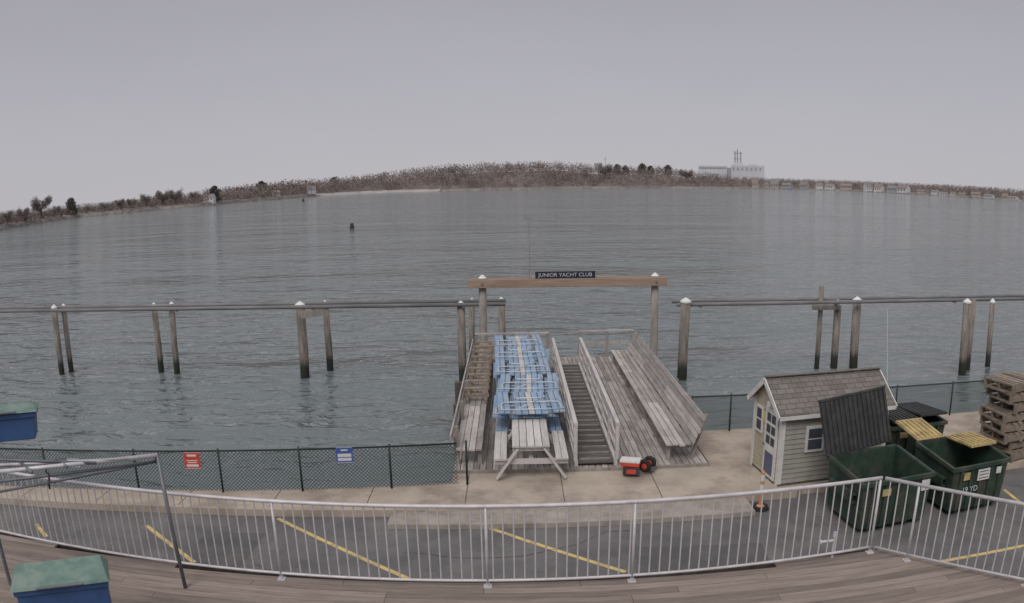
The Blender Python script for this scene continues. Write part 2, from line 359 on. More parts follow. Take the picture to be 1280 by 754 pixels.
p=P(72,710,DZ+1.05); bluebin('blue bin with weathered green lid standing on the deck at the lower left corner',(p.x,p.y,DZ),rad(30),1.1,.48,.94)
p=PD(4,527,7.8); t=bluebin('blue box with green top on a post at the left edge above the water',(p.x,p.y,p.z-.22),rad(28),.95,.36,.36,.05)
MB().tube((-.43,0.02,-(p.z-.22-DZ)),(-.43,0.02,0),.03).build('post','steel',t)

# ---------------------------------------------------------------- pilings and booms
def piling(px,py,pt,label,r=.17,cap=True):
    b=P(px,py,WATER); dist=math.hypot(b.x,b.y); zt=zat(px,pt,dist)
    top=V((b.x+random.uniform(-.09,.09),b.y,zt))
    t=thing('piling',label,'piling',b)
    mb=MB(); mb.sweep([b-V((0,0,1.2)),b+(top-b)*.4+V((random.uniform(-.04,.04),0,0)),top],r,12,up=(0,1,0)); mb.build('post','pile',t,b,True)
    if cap: MB().tube(top-V((0,0,.04)),top+V((0,0,.03)),r*1.12,r*1.12,12).tube(top+V((0,0,.03)),top+V((0,0,.16)),r*1.1,.02,12).build('cap','cap',t,b)
piling(78,468,384,'left piling of the leftmost pair in the water',.14)
piling(90,465,383,'right piling of the leftmost pair in the water',.13)
piling(202,465,382,'left piling of the second pair from the left',.14)
piling(222,467,381,'right piling of the second pair from the left, white capped',.14)
piling(381,472,381,'thick white capped piling left of the third pair, holding a short crossbeam',.2)
piling(413,463,380,'thinner right piling of the third pair, beside the crossbeam',.15)
piling(579,476,381,'white capped piling at the left corner of the dock',.16)
piling(590,450,377,'slim white capped piling just left of the gateway post',.13)
piling(628,455,376,'white capped piling just right of the left gateway post',.15)
piling(852,474,377,'thick white capped piling right of the gateway',.2)
piling(1020,461,358,'tall uncapped piling left of the trio behind the shed',.11,False)
piling(1042,460,379,'short white capped piling in the middle of the trio behind the shed',.16)
piling(1067,460,375,'thick dark piling right of the trio behind the shed',.19)
piling(1203,468,377,'thick white capped piling of the rightmost pair',.18)
piling(1209,462,374,'slender piling close behind the thick one at right',.13,False)
piling(1235,458,377,'rightmost thin capped piling standing in the water',.13)
BZ0=PD(300,385,30.2).z
def boom(p0,p1,BZ,label):
    x0=PD(p0,382,30.2).x; x1=PD(p1,380,30.2).x; L_=thing('boom',label,'beam',(x0,30.2,BZ)); o=V((x0,30.2,BZ))
    MB().tube((x0,30.2,BZ),(x1,30.2,BZ),.08,n=10).build('near_pipe','boom',L_,o,True)
    MB().tube((x0,31.1,BZ),(x1,31.1,BZ),.08,n=10).build('far_pipe','boom',L_,o,True)
    x=x0+1.0
    while x<x1-.2: MB().bx(x-.05,x+.05,30.15,31.2,BZ-.13,BZ-.07).build('crosspiece','boom',L_,o); x+=6.1
boom(-60,632,BZ0,'long horizontal double pipe running between the pilings left of the gateway')
boom(846,1330,BZ0-.13,'long horizontal double pipe running between the pilings right of the gateway')
a=PD(376,394,30.0); b_=PD(411,389,30.3)
tag(MB().beam(a,b_,.16,.26).build('crossbeam','greytimber',None,a),'short timber crossbeam bolted across the third pair of pilings','beam')
a=PD(1016,384,30.6); b_=PD(1050,384,30.6)
tag(MB().beam(a,b_,.14,.22).build('crossbeam','greytimber',None,a),'short timber crossbeam across the left two pilings of the trio behind the shed','beam')

# ---------------------------------------------------------------- gateway with sign
GY=28.3
bl=PD(585,353,GY); br=PD(832,352,GY); gz=(bl.z+br.z)/2
g=thing('gateway','tall timber gateway with brown crossbeam at the end of the dock','gateway',(0,GY,0)); o=V((0,GY,0))
MB().bx(bl.x,br.x,GY-.3,GY-.12,gz-.15,gz+.15).build('crossbeam','brownwood',g,o,bevel=.01)
MB().bx(bl.x+.1,br.x-.1,GY+.12,GY+.28,gz-.15,gz+.15).build('rear_crossbeam','brownwood',g,o)
for px in (604,818):
    x=PD(px,400,GY).x
    ps=MB().tube((x,GY,-3),(x,GY,gz+.18),.15,.14,12).build('post','greytimber',g,o,True)
    MB().tube((x,GY,gz+.18),(x,GY,gz+.3),.16,.03,12).build('cap','cap',ps,o)
    MB().tube((x,GY-.31,gz),(x,GY-.34,gz),.04,n=8).build('bolt','steel',g,o)
p0=PD(669,343,GY-.2); p1=PD(744,343,GY-.2); sc=(p0+p1)/2; sw=p1.x-p0.x
s=thing('name_sign','dark name board with pale lettering on top of the gateway beam','sign',(sc.x,GY-.2,gz+.15))
MB().bx(-sw/2,sw/2,-.02,.02,.01,.25).build('board','signdark',s,bevel=.004)
MB().bx(-sw/2-.02,sw/2+.02,-.03,.03,.25,.27).build('edge_strip','steel',s)
text('JUNIOR YACHT CLUB',.19,'galv',s,(0,-.026,.13),(rad(90),0,0),width=sw*.9)
mp0=PD(662,350,GY); mt=zat(662,268,math.hypot(mp0.x,GY))
t=thing('mast','very thin pale mast rising above the gateway beam','mast',(mp0.x,GY,gz+.15))
MB().tube((0,0,0),(0,0,mt-gz-.15),.011,.006,6).build('pole','boom',t)
MB().tube((-.12,0,mt-gz-.3),(.12,0,mt-gz-.3),.008).tube((-.12,0,mt-gz-.3),(-.12,0,mt-gz-.15),.015).build('wind_vane','boom',t)
xg=PD(818,400,GY).x
pts=[V((xg-.12,GY-.2,1.4)).lerp(V((4.2,27.2,.9)),i/10)-V((0,0,.55*math.sin(math.pi*i/10))) for i in range(11)]
tag(MB().sweep(pts,.014,5).build('rope','rope',None,pts[0]),'slack rope hanging from the right gateway post to the dock rail','rope')

# ---------------------------------------------------------------- dock
DK=.05; DX0,DX1=-1.35,4.4; DY0,DY1=16.3,27.6
d=thing('dock','long weathered plank dock reaching over the water to the gateway','dock',(1.5,16.3,0)); o=V((1.5,16.3,0))
b1=MB(); x=DX0
while x<DX1-.1:
    ys=[DY0,DY0+random.uniform(2.5,4.5)]
    while ys[-1]<DY1-3: ys.append(ys[-1]+random.choice((3.6,4.2)))
    if DY1-ys[-1]<.3: ys[-1]=DY1
    else: ys=ys+[DY1]
    for a,b_ in zip(ys[:-1],ys[1:]): b1.bx(x+.006,x+.134,a+.003,b_-.003,DK-.04,DK+random.uniform(-.003,.003))
    x+=.1437
b1.build('planking','dockwood',d,o)
for x0,x1 in ((DX0,DX0+.1),(DX1-.1,DX1),(1.4,1.6)): MB().bx(x0,x1,DY0,DY1,-.3,DK-.045).build('joist','darkwood',d,o)
MB().bx(DX0,DX1,DY0-.06,DY0-.01,-.2,DK+.02).build('edge_board','greytimber',d,o)
for y in (18.9,23.2,27.3):
    for x in (DX0+.1,1.5,DX1-.1): MB().tube((x,y,-3),(x,y,-.3),.15,.14,10).build('pile','darkwood',d,o,True)
for x0,x1,z in ((DX0,1.3,.95),(2.35,4.35,1.0)):
    MB().beam((x0,DY1-.05,z),(x1,DY1-.05,z),.14,.05).beam((x0,DY1-.05,.55),(x1,DY1-.05,.55),.03,.12).build('end_rail','benchwood',d,o)
for x in (DX0+.05,0,1.25,2.4,3.4,4.3): MB().bx(x-.045,x+.045,DY1-.09,DY1-.0,0,.93).build('rail_post','greytimber',d,o)
tag(MB().tube((-1.60,21.6,-2.6),(-1.60,21.6,.05),.14,.13,12).build('fender_pile','darkwood',None,(-1.60,21.6,-1.5)),'short dark fender pile beside the left edge of the dock, nearer one','piling')
tag(MB().tube((-1.66,23.2,-2.6),(-1.66,23.2,.3),.14,.13,12).build('fender_pile','darkwood',None,(-1.66,23.2,-1.5)),'short dark fender pile beside the left edge of the dock, farther one','piling')

bn=thing('long_bench','long weathered plank bench with a leaning back on the right side of the dock','bench',(3.75,16.5,DK)); o=V((3.75,16.5,DK))
Y0,Y1=16.45,26.7
st=MB()
for i,x in enumerate((3.50,3.65,3.80,3.95)):
    for a,b_ in ((Y0+random.uniform(0,.15),20.0),(20.01,23.4),(23.41,Y1)): st.bx(x-.066,x+.066,a,b_,.43+random.uniform(-.004,.004),.47)
st.build('seat','benchwood',bn,o)
bk=MB()
for i in range(5):
    x=4.07+i*.05; z=.55+i*.13
    for a,b_ in ((Y0-.1+random.uniform(0,.15),20.3),(20.31,23.6),(23.61,Y1)):
        bk.beam((x,a,z),(x,b_,z),.035,.118,up=(.36,0,1))
bk.build('backrest','benchwood',bn,o)
n=7
for i in range(n):
    y=Y0+.25+i*(Y1-Y0-.5)/(n-1)
    MB().bx(3.47,3.56,y-.045,y+.045,DK,.425).bx(3.47,4.08,y+.045,y+.085,.30,.42).build('leg','greytimber',bn,o)
    MB().beam((4.07,y,DK),(4.38,y,1.12),.09,.05,up=(1,0,0)).build('back_support','greytimber',bn,o)

lb=thing('low_bench','low grey plank bench along the left edge of the dock','bench',(-1.05,16.5,DK)); o=V((-1.05,16.5,DK))
q=MB()
for x in (-1.24,-1.09,-.94,-.79):
    for a,b_ in ((16.5+random.uniform(0,.08),20.0),(20.01,23.5),(23.51,27.2)): q.bx(x-.067,x+.067,a,b_,.43,.47)
q.build('seat','benchwood',lb,o)
q=MB()
for i in range(2): q.beam((-1.36-i*.04,16.45,.62+i*.16),(-1.36-i*.04,27.2,.62+i*.16),.035,.13)
q.build('backrest','benchwood',lb,o)
for i in range(6):
    y=16.7+i*2.05
    MB().bx(-.82,-.73,y,y+.09,DK,.43).bx(-1.33,-1.24,y,y+.09,DK,.95).build('leg','greytimber',lb,o)
rk=thing('timber_rack','brown ladder-like timber rack lying on the low bench left of the blue tables','rack',(-1.0,20,.47)); o=V((-1.0,20,.47))
MB().bx(-1.28,-1.2,20.2,26.9,.475,.60).build('side_rail','rackwood',rk,o); MB().bx(-.78,-.70,20.2,26.9,.475,.60).build('side_rail','rackwood',rk,o)
y=20.4
while y<26.9:
    MB().bx(-1.33,-.66,y,y+.14,.603,.68).bx(-1.27,-1.16,y+.01,y+.13,.683,.82).bx(-.84,-.73,y+.01,y+.13,.683,.82).bx(-1.3,-.7,y+.03,y+.11,.823,.86).build('rung','rackwood',rk,o); y+=.78

gw=thing('gangway','narrow dark ridged gangway with pale handrails in the middle of the dock','gangway',(1.82,16.4,DK)); o=V((1.82,16.4,DK))
q=MB(); y=16.45
while y<25.9:
    q.bx(1.42,2.22,y,y+.135,DK+.06,DK+.09); y+=.145
q.build('walkway','treads',gw,o)
y=16.6
while y<25.8: MB().bx(1.45,2.19,y,y+.045,DK+.091,DK+.125).build('cleat','greytimber',gw,o); y+=.42
for x0,x1 in ((1.34,1.415),(2.225,2.3)): MB().bx(x0,x1,16.4,25.95,DK+.005,DK+.16).build('side_beam','railwood',gw,o)
for x in (1.36,2.29):
    for z,w_,h_ in ((1.0,.09,.07),(.62,.04,.08),(.34,.04,.08)): MB().beam((x,16.4,DK+z),(x,26.0,DK+z),w_,h_).build('handrail','railwood',gw,o)
    for i in range(8):
        y=16.45+i*1.36
        MB().bx(x-.04,x+.04,y-.045,y+.045,DK+.16,DK+.965).build('post','railwood',gw,o)
    for i in range(0,7,2):
        y=16.45+i*1.36; MB().beam((x,y,DK+.18),(x,y+1.36,DK+.93),.025,.05).build('brace','railwood',gw,o)

def picnic_grey(x,y0,label):
    t=thing('picnic_table',label,'table',(x,y0,DK))
    q=MB()
    for i in range(5): q.bx(-.40+i*.162,-.253+i*.162,0,1.9,.72,.76)
    q.build('tabletop','tablegrey',t)
    for s_ in (-1,1):
        q=MB()
        for k in range(2): q.bx(s_*.66-.135+k*.14,s_*.66+k*.14-.005,0,1.9,.43,.47)
        q.build('seat','tablegrey',t)
    for y in (.06,1.7):
        for s_ in (-1,1): MB().beam((s_*.28,y,.69),(s_*.74,y,0),.045,.13,up=(0,1,0)).build('leg','tablegrey',t)
        MB().bx(-.8,.8,y+.03,y+.07,.31,.43).build('seat_bar','tablegrey',t); MB().bx(-.39,.39,y+.03,y+.07,.61,.715).build('top_bar','tablegrey',t)
    MB().beam((0,.2,.36),(0,.85,.68),.09,.04).build('brace','tablegrey',t)
    return t
XT=.36
picnic_grey(XT,15.75,'pale grey wooden picnic table at the near end of the dock')
def planks(t,z0,zs,ln=1.84,mid='blue'):
    q=MB()
    for i in (0,1,3,4): q.bx(-.38+i*.155,-.245+i*.155,0,ln,z0,z0+.035)
    q.build('tabletop','blue',t)
    MB().bx(-.07,.065,.02,ln-.02,z0+.002,z0+.037).build('centre_plank',mid,t)
    for s_ in (-1,1):
        q=MB()
        for k in range(2): q.bx(s_*.64-.14+k*.145,s_*.64+k*.145-.012,0,ln,zs,zs+.035)
        q.build('seat','blue',t)
def blue_table():
    t=thing('blue_picnic_table','blue plank picnic table','table'); planks(t,.73,.43)
    for y in (.22,1.5):
        pts=[(-.3,y,.72),(-.36,y,.5),(-.5,y,.12),(-.56,y,.04),(-.66,y,.02),(-.78,y,.06),(-.80,y,.2),(-.74,y,.42)]
        MB().sweep(pts,.022,8,(0,1,0)).build('tube_leg','galv',t,smooth=True); MB().sweep([(-x_,b,c) for x_,b,c in pts],.022,8,(0,1,0)).build('tube_leg','galv',t,smooth=True)
        MB().tube((-.74,y,.40),(.74,y,.40),.02).build('crossbar','galv',t,smooth=True)
    return t
def folded_table():
    t=thing('folded_blue_table','folded blue table','table'); planks(t,.0,.03,1.86,'tablegrey')
    pts=[(-.70,.15,.085),(-.70,.62,.088),(-.64,.72,.09),(-.5,.76,.09),(.5,.76,.09),(.64,.72,.09),(.70,.62,.088),(.70,.15,.085)]
    MB().sweep(pts,.017,8).build('tube_leg','galv',t,smooth=True)
    pts=[(-.36,1.66,.07),(-.36,1.12,.10),(-.30,1.03,.11),(.30,1.03,.11),(.36,1.12,.10),(.36,1.66,.07)]
    MB().sweep(pts,.017,8).build('tube_leg','galv',t,smooth=True)
    MB().tube((-.78,.15,.085),(.78,.15,.085),.015).build('crossbar','galv',t,smooth=True)
    MB().tube((-.3,.2,.1),(.34,1.0,.13),.012).build('brace','galv',t,smooth=True)
    return t
bt=blue_table(); ft=folded_table(); ords=['nearest','second','third','fourth','farthest']; GB='blue tables stacked on the dock'
for i in range(5):
    y=17.72+i*1.88; nm=ords[i]
    if i==0: bt.location=(XT,y,DK); bt['label']='nearest upright blue picnic table in the lower row, behind the grey one'; bt['group']=GB
    else: dup(bt,(XT-.03*i,y,DK),0,nm+' upright blue picnic table in the lower row on the dock',GB)
    for k,lv in enumerate(('lower','topmost')):
        loc=(XT-.03*i+random.uniform(-.08,.08),y+random.uniform(-.05,.0)-k*.2,DK+.775+k*.15); rz=random.uniform(-.05,.05)
        lab=nm+' flat folded blue table frame in the '+lv+' layer of the stack'
        if i==0 and k==0: ft.location=loc; ft.rotation_euler=(0,0,rz); ft['label']=lab; ft['group']=GB
        else: dup(ft,loc,rz,lab,GB)

# hand truck and box
p=P(809,588,DK); t=thing('hand_truck','small wheel pair with black tyres and red hubs at the dock foot','hand truck',(p.x,p.y,DK),rad(55))
for s_ in (-1,1):
    ring=[(s_*.13,.105*math.cos(a_),.15+.105*math.sin(a_)) for a_ in [2*math.pi*k/18 for k in range(19)]]
    wo=MB().sweep(ring,.05,8,(1,0,0)).build('wheel','rubber',t,smooth=True); MB().tube((s_*.13-.04,0,.15),(s_*.13+.04,0,.15),.065,n=14).build('hub','red',wo)
MB().tube((-.13,0,.15),(.13,0,.15),.015).tube((-.08,0,.15),(-.08,.5,.1),.014).tube((.08,0,.15),(.08,.5,.1),.014).tube((-.08,.5,.1),(.08,.5,.1),.014).build('frame','red',t)
MB().box((0,-.1,.07),(.24,.12,.02)).build('toe_plate','steel',t)
p=P(789,592,DK)
t=thing('tool_box','small black box with red front under the white one at the dock foot','box',(p.x,p.y,DK),rad(-10))
MB().box((0,0,.09),(.36,.24,.18)).build('body','black',t,bevel=.012); MB().box((0,-.125,.09),(.2,.01,.1)).build('front_panel','red',t)
t=thing('cooler','small white and red box resting on the black one beside the hand truck','box',(p.x-.02,p.y+.02,DK+.19),rad(-18))
MB().box((0,0,.05),(.42,.26,.10)).build('body','red',t,bevel=.02); MB().box((0,0,.12),(.44,.28,.05)).build('lid','white',t,bevel=.008)

# ---------------------------------------------------------------- chain-link fences
def fence(A,B,label,h=.97,np=None,px_posts=None):
    A=V(A);B=V(B); d=B-A; Ln=d.length; d.normalize()
    t=thing('chain_link_fence',label,'fence',A); 
    def pt(s_,z): return d*s_+V((0,0,z))
    wm=MB(); step=.085; r=.0065
    s_=-h
    while s_<Ln:
        for sg in (1,-1):
            a,za,b,zb=(s_,.04,s_+h,h) if sg==1 else (s_,h,s_+h,.04)
            if a<0: za+= (0-a)*(zb-za)/(b-a); a=0
            if b>Ln: zb-= (b-Ln)*(zb-za)/(b-a); b=Ln
            if b-a>.01: wm.tube(pt(a,za),pt(b,zb),r,n=3,cap=False)
        s_+=step
    wm.build('wire_mesh','fence',t)
    MB().tube(pt(0,h),pt(Ln,h),.02,n=8).build('top_rail','fence',t,smooth=True)
    for s_ in px_posts or [i*Ln/np for i in range(np+1)]: MB().tube(pt(s_,0),pt(s_,h+.05),.024,n=8).build('post','fence',t,smooth=True)
def onfence(px,py):
    r=ray(px,py); return CAM+r*(15.73/(r.y-.1458*r.x))
A=V((-16,FY(-16),0)); B=V((-1.2,FY(-1.2),0))
posts=[(onfence(px,600).x+16)*math.sqrt(1+.1458**2) for px in (-60,60,172,277,377,489,584)]
fence(A,B,'dark green chain-link fence along the quay left of the dock',.95,px_posts=[max(0,v) for v in posts])
fence((4.5,18.7,0),(6.6,18.7,0),'short dark chain-link fence between the dock and the shed',.95,2)
fence((6.62,18.7,0),(22,18.7,0),'dark chain-link fence running behind the shed and the dumpsters',.95,8)
ang=math.atan(.1458)
def fsign(px,py,wd,ht,m,label,bars):
    p=onfence(px,py); t=thing('fence_sign',label,'sign',(p.x,p.y-.04,p.z),ang)
    MB().box((0,0,0),(wd,.006,ht)).build('board',m,t)
    for zb_ in (ht/2-.012,-ht/2+.012): MB().box((0,-.004,zb_),(wd-.01,.003,.008)).build('border','white' if m!='white' else 'signblue',t)
    for z,w_,hh in bars: MB().box((0,-.005,z*ht),(w_*wd,.004,hh*ht)).build('printed_line',('white' if m!='white' else 'signblue'),t)
fsign(241,575,.36,.38,'red','red sign with white printing on the left fence',[(.3,.6,.12),(.0,.7,.05),(-.12,.6,.05),(-.3,.75,.14)])
fsign(431,568,.36,.36,'signblue','blue and white sign on the fence nearer the dock',[(-.02,.8,.2),(-.27,.8,.18),(.3,.4,.08)])
fsign(93,578,.32,.2,'white','small white sign at the far left of the fence',[(.2,.6,.1),(-.1,.7,.08)])

# ---------------------------------------------------------------- shed
s=thing('shed','small clapboard shed with brown shingled gable roof beside the dumpsters','shed',(5.56,14.80,0),rad(6))
SL,SW,SE,SR=2.70,1.46,1.66,2.19
wl=MB(); wl.add([(x,y,z) for x in (.02,SL-.02) for y,z in ((.02,0),(SW-.02,0),(SW-.02,SE),(SW/2,SR-.05),(.02,SE))],[(0,4,3,2,1),(5,6,7,8,9),(0,1,6,5),(1,2,7,6),(2,3,8,7),(3,4,9,8),(4,0,5,9)])
z=.05
while z<SE-.03:
    hh=min(.105,SE-z)
    for yy,sg in ((0.0,-1),(SW,1)):
        wl.add([(0,yy+sg*.014,z),(SL,yy+sg*.014,z),(SL,yy+sg*-.004,z+hh),(0,yy+sg*-.004,z+hh),(0,yy-sg*.02,z),(SL,yy-sg*.02,z)],[(0,1,2,3),(0,4,5,1)])
    z+=.11
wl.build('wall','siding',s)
for xx,sg in ((0,-1),(SL,1)):
    gb=MB(); z=.05
    while z<SR-.1:
        hw=SW/2 if z<SE else SW/2*(SR-z-.06)/(SR-SE)
        gb.add([(xx+sg*.012,SW/2-hw,z),(xx+sg*.012,SW/2+hw,z),(xx-sg*.004,SW/2+hw,z+.105),(xx-sg*.004,SW/2-hw,z+.105),(xx-sg*.02,SW/2-hw,z),(xx-sg*.02,SW/2+hw,z)],[(0,1,2,3),(0,4,5,1)])
        z+=.11
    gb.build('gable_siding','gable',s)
rf=MB(); ov=.13; sl=(SR-SE)/(SW/2)
for sg in (-1,1):
    ye=SW/2+sg*(SW/2+ov); ze=SR-sl*(SW/2+ov)
    vs=[(-ov,SW/2,SR),(SL+ov,SW/2,SR),(SL+ov,ye,ze),(-ov,ye,ze)]
    rf.add(vs+[(a,b,c+.05) for a,b,c in vs],[(0,1,2,3),(4,7,6,5),(0,4,5,1),(1,5,6,2),(2,6,7,3),(3,7,4,0)])
ro=rf.build('roof','shingles',s)
MB().box((SL/2,SW/2,SR+.06),(SL+2*ov,.14,.02)).build('ridge_cap','shingles',ro)
tr=MB()
for x in (-ov-.015,SL+ov+.015):
    for sg in (-1,1): tr.beam((x,SW/2,SR-.02),(x,SW/2+sg*(SW/2+ov),SR-.02-sl*(SW/2+ov)),.025,.11)
tr.bx(-ov,SL+ov,-ov-.02,-ov+.0,SE-.15,SE-.07)
for x in (-.014,SL+.014):
    for y in (.03,SW-.03): tr.bx(x-.012,x+.012,y-.05,y+.05,0,SE)
tr.bx(-.0,.08,-.024,-.015,0,SE-.1); tr.bx(SL-.08,SL,-.024,-.015,0,SE-.1)
tr.build('trim','white',s)
dr=MB().bx(-.045,-.014,.14,.76,.06,1.6).build('door','white',s)
MB().bx(-.052,-.046,.24,.66,.14,.62).build('lower_panel','navy',dr)
gl=MB()
for i in range(2):
    for j in range(3): gl.bx(-.052,-.046,.23+i*.24,.42+i*.24,.80+j*.25,.98+j*.25)
gl.build('panes','glass',dr); MB().tube((-.05,.72,.74),(-.1,.72,.74),.02).build('handle','steel',dr)
wd=MB().bx(-.04,-.014,.93,1.29,.9,1.5).build('window','white',s); MB().bx(-.046,-.041,.99,1.23,.96,1.18).bx(-.046,-.041,.99,1.23,1.22,1.44).build('pane','glass',wd)
wd=MB().bx(.58,1.04,-.05,-.015,.72,1.3).build('window','white',s); MB().bx(.64,.98,-.056,-.051,.78,1.0).bx(.64,.98,-.056,-.051,1.03,1.24).build('pane','glass',wd)
MB().box((-.08,.45,1.72),(.14,.12,.1)).build('porch_light','white',s)
MB().bx(-.03,-.014,.78,.9,1.2,1.42).build('notice','notice',s)
MB().bx(-.01,SL+.01,-.03,SW,.0,.045).build('base','darkwood',s)

# ---------------------------------------------------------------- dumpsters
def dumpster(label,loc,rz,w_=1.68,dp=1.4,hf=1.08,hb=1.2):
    t=thing('dumpster',label,'dumpster',loc,rz)
    zb=.12; i_=.03
    def ring(ins,z_f,z_b): return [(-w_/2+ins,-dp/2+ins,z_f),(w_/2-ins,-dp/2+ins,z_f),(w_/2-ins,dp/2-ins,z_b),(-w_/2+ins,dp/2-ins,z_b)]
    vs=ring(.05,zb,zb)+ring(0,hf,hb)+ring(i_,hf,hb)+ring(i_+.05,zb+.03,zb+.03)
    fs_=[(0,3,2,1)]+[(k,(k+1)%4,4+(k+1)%4,4+k) for k in range(4)]+[(4+k,4+(k+1)%4,8+(k+1)%4,8+k) for k in range(4)]+[(8+k,8+(k+1)%4,12+(k+1)%4,12+k) for k in range(4)]+[(12,13,14,15)]
    MB().add(vs,fs_).build('body','green',t)
    MB().beam((-w_/2,-dp/2-.02,hf-.03),(w_/2,-dp/2-.02,hf-.03),.06,.08).beam((-w_/2-.02,-dp/2-.04,hf-.03),(-w_/2-.02,dp/2,hb-.03),.06,.08).beam((w_/2+.02,-dp/2-.04,hf-.03),(w_/2+.02,dp/2,hb-.03),.06,.08).beam((-w_/2,dp/2+.02,hb-.03),(w_/2,dp/2+.02,hb-.03),.06,.08).build('rim','green',t)
    for x in (-w_*.36,-w_*.18,0,w_*.18,w_*.36): MB().beam((x,-dp/2+.03,zb),(x,-dp/2-.012,hf-.07),.07,.05,up=(0,1,0)).build('rib','green',t)
    for sg in (-1,1):
        x=sg*(w_/2+.055)
        MB().bx(x-.05,x+.05,-.5,.45,.62,.65).bx(x-.05,x+.05,-.5,.45,.78,.81).bx(x+sg*.035,x+sg*.055,-.5,.45,.652,.778).build('fork_pocket','green',t)
        for y in (-dp/2+.18,dp/2-.18):
            MB().tube((sg*(w_/2-.2)-.025,y,.06),(sg*(w_/2-.2)+.025,y,.06),.06,n=12).bx(sg*(w_/2-.2)-.04,sg*(w_/2-.2)+.04,y-.04,y+.04,.1,.12).build('caster','rubber',t)
    return t
def lid(t,x0,x1,dp,hb,ang_,m,name='lid',L_=None,dy=1.4,shear=0):
    L_=L_ or dy; wd=x1-x0; o=MB(); R=Matrix.Rotation(-rad(ang_),3,'X')@Matrix.Rotation(shear,3,'Z'); hinge=V(((x0+x1)/2,dp/2,hb+.02))
    o.box(hinge+R@V((0,-L_/2,0)),(wd,L_,.018),R=R)
    n=max(5,int(wd/.11))
    for i in range(n):
        x=-wd/2+.05+i*(wd-.1)/(n-1)
        for sg in (-1,1): o.box(hinge+R@V((x,-L_/2,sg*.022)),(wd/n*.5,L_*.94,.03),R=R)
    o.box(hinge+R@V((0,-L_+.0,.0)),(wd,.05,.06),R=R)
    return o.build(name,m,t,bevel=.004)
def bagthing(loc,r,label,seed):
    import bmesh
    random.seed(seed); bm=bmesh.new(); bmesh.ops.create_icosphere(bm,subdivisions=3,radius=r)
    ph=[random.uniform(0,6) for _ in range(6)]
    for v in bm.verts:
        n_=v.co.normalized(); k=1+.1*math.sin(7*n_.x+ph[0])*math.sin(6*n_.y+ph[1])+.07*math.sin(13*n_.z+ph[2]+4*n_.x)
        v.co=V((n_.x*r*k,n_.y*r*k,n_.z*r*.75*k+(.25*r if n_.z>.93 else 0)))
    me=bpy.data.meshes.new('rubbish_bag'); bm.to_mesh(me); bm.free(); me.shade_smooth(); me.materials.append(M['bag'])
    o=bpy.data.objects.new('rubbish_bag',me); C.objects.link(o); o.location=loc; tag(o,label,'rubbish bag')
d1=dumpster('green dumpster with its black ribbed lid thrown open against the shed',(7.17,13.12,-.15),rad(7))
lid(d1,-.94,.72,1.4,1.2,106,'black',L_=1.15,shear=-.1)
MB().box((-.3,-.74,.85),(.2,.01,.14)).build('sticker','ltyellow',d1)
MB().box((.66,-.735,.86),(.2,.012,.22)).build('white_sticker','white',d1)
bagthing((6.95,13.3,.22),.3,'black rubbish bag in the left part of the open green dumpster',3)
bagthing((7.5,13.15,.18),.27,'black rubbish bag in the right part of the open green dumpster',4)
d2=dumpster('green dumpster with yellow lids and white stickers at the right',(9.36,13.38,-.15),rad(6),1.56,1.45)
lid(d2,-.77,-.02,1.45,1.2,172,'ltyellow',L_=.95)
lid(d2,.02,.77,1.45,1.2,4,'ltyellow',L_=.95)
MB().box((-.42,-.755,.87),(.17,.012,.16)).build('yellow_sticker','ltyellow',d2)
MB().box((.06,-.755,.85),(.34,.012,.24)).build('white_sticker','white',d2); MB().box((.5,-.755,.88),(.14,.012,.14)).build('white_sticker','white',d2)
for zz_ in (.92,.85,.78): MB().box((.06,-.763,zz_),(.27,.004,.02)).build('printed_line','steel',d2)
text('19 YD',.17,'galv',d2,(-.3,-.775,.58),(rad(87),0,0),'stencilled_number')
d3=dumpster('dark dumpster with closed bulging black lids, farthest back behind the yellow-lidded one',(9.3,16.1,-.0),rad(4),1.6,1.4,.95,1.02)
lid(d3,-.79,-.01,1.4,1.02,2,'black',L_=1.4); lid(d3,.01,.79,1.4,1.02,5,'black',L_=1.4)
MB().box((-.45,-.74,.75),(.22,.012,.14)).build('yellow_sticker','ltyellow',d3); MB().box((.3,-.74,.75),(.3,.012,.12)).build('yellow_sticker','ltyellow',d3)
random.seed(11)
# ---------------------------------------------------------------- pallets
def pallet():
    t=thing('pallet','pallet','pallet')
    q=MB()
    for i in range(7):
        e_=random.uniform(-.03,.03); q.bx(-.6+i*.183,-.6+i*.183+.12,-.5+e_,.5+e_,.118,.142+random.uniform(-.004,.004))
    q.build('top_boards','palletw',t)
    for y0 in (-.5,-.03,.44): MB().bx(-.6,.6,y0,y0+.06,.026,.117).build('stringer','palletw',t)
    q=MB()
    for x in (-.55,0,.55): q.bx(x-.06,x+.06,-.5,.5,0,.025)
    q.build('bottom_boards','palletw',t); return t
pl=pallet(); names=['bottom','second','third','fourth','fifth','sixth','seventh','top']
for i,nm in enumerate(names):
    loc=(12.22+random.uniform(-.18,.15),15.35+random.uniform(-.1,.1),i*.236+.002); rz=rad(6)+random.uniform(-.17,.17)
    lab=(nm+' pallet of the tall weathered pallet stack at the right edge') if nm in('bottom','top') else nm+' pallet from the bottom in the tall weathered stack at the right edge'
    if i==0: pl.location=loc; pl.rotation_euler=(0,0,rz); pl.scale=(1,1,1.65); pl['label']=lab; pl['group']='pallets stacked at the right edge'
    else: dup(pl,loc,rz,lab,'pallets stacked at the right edge')

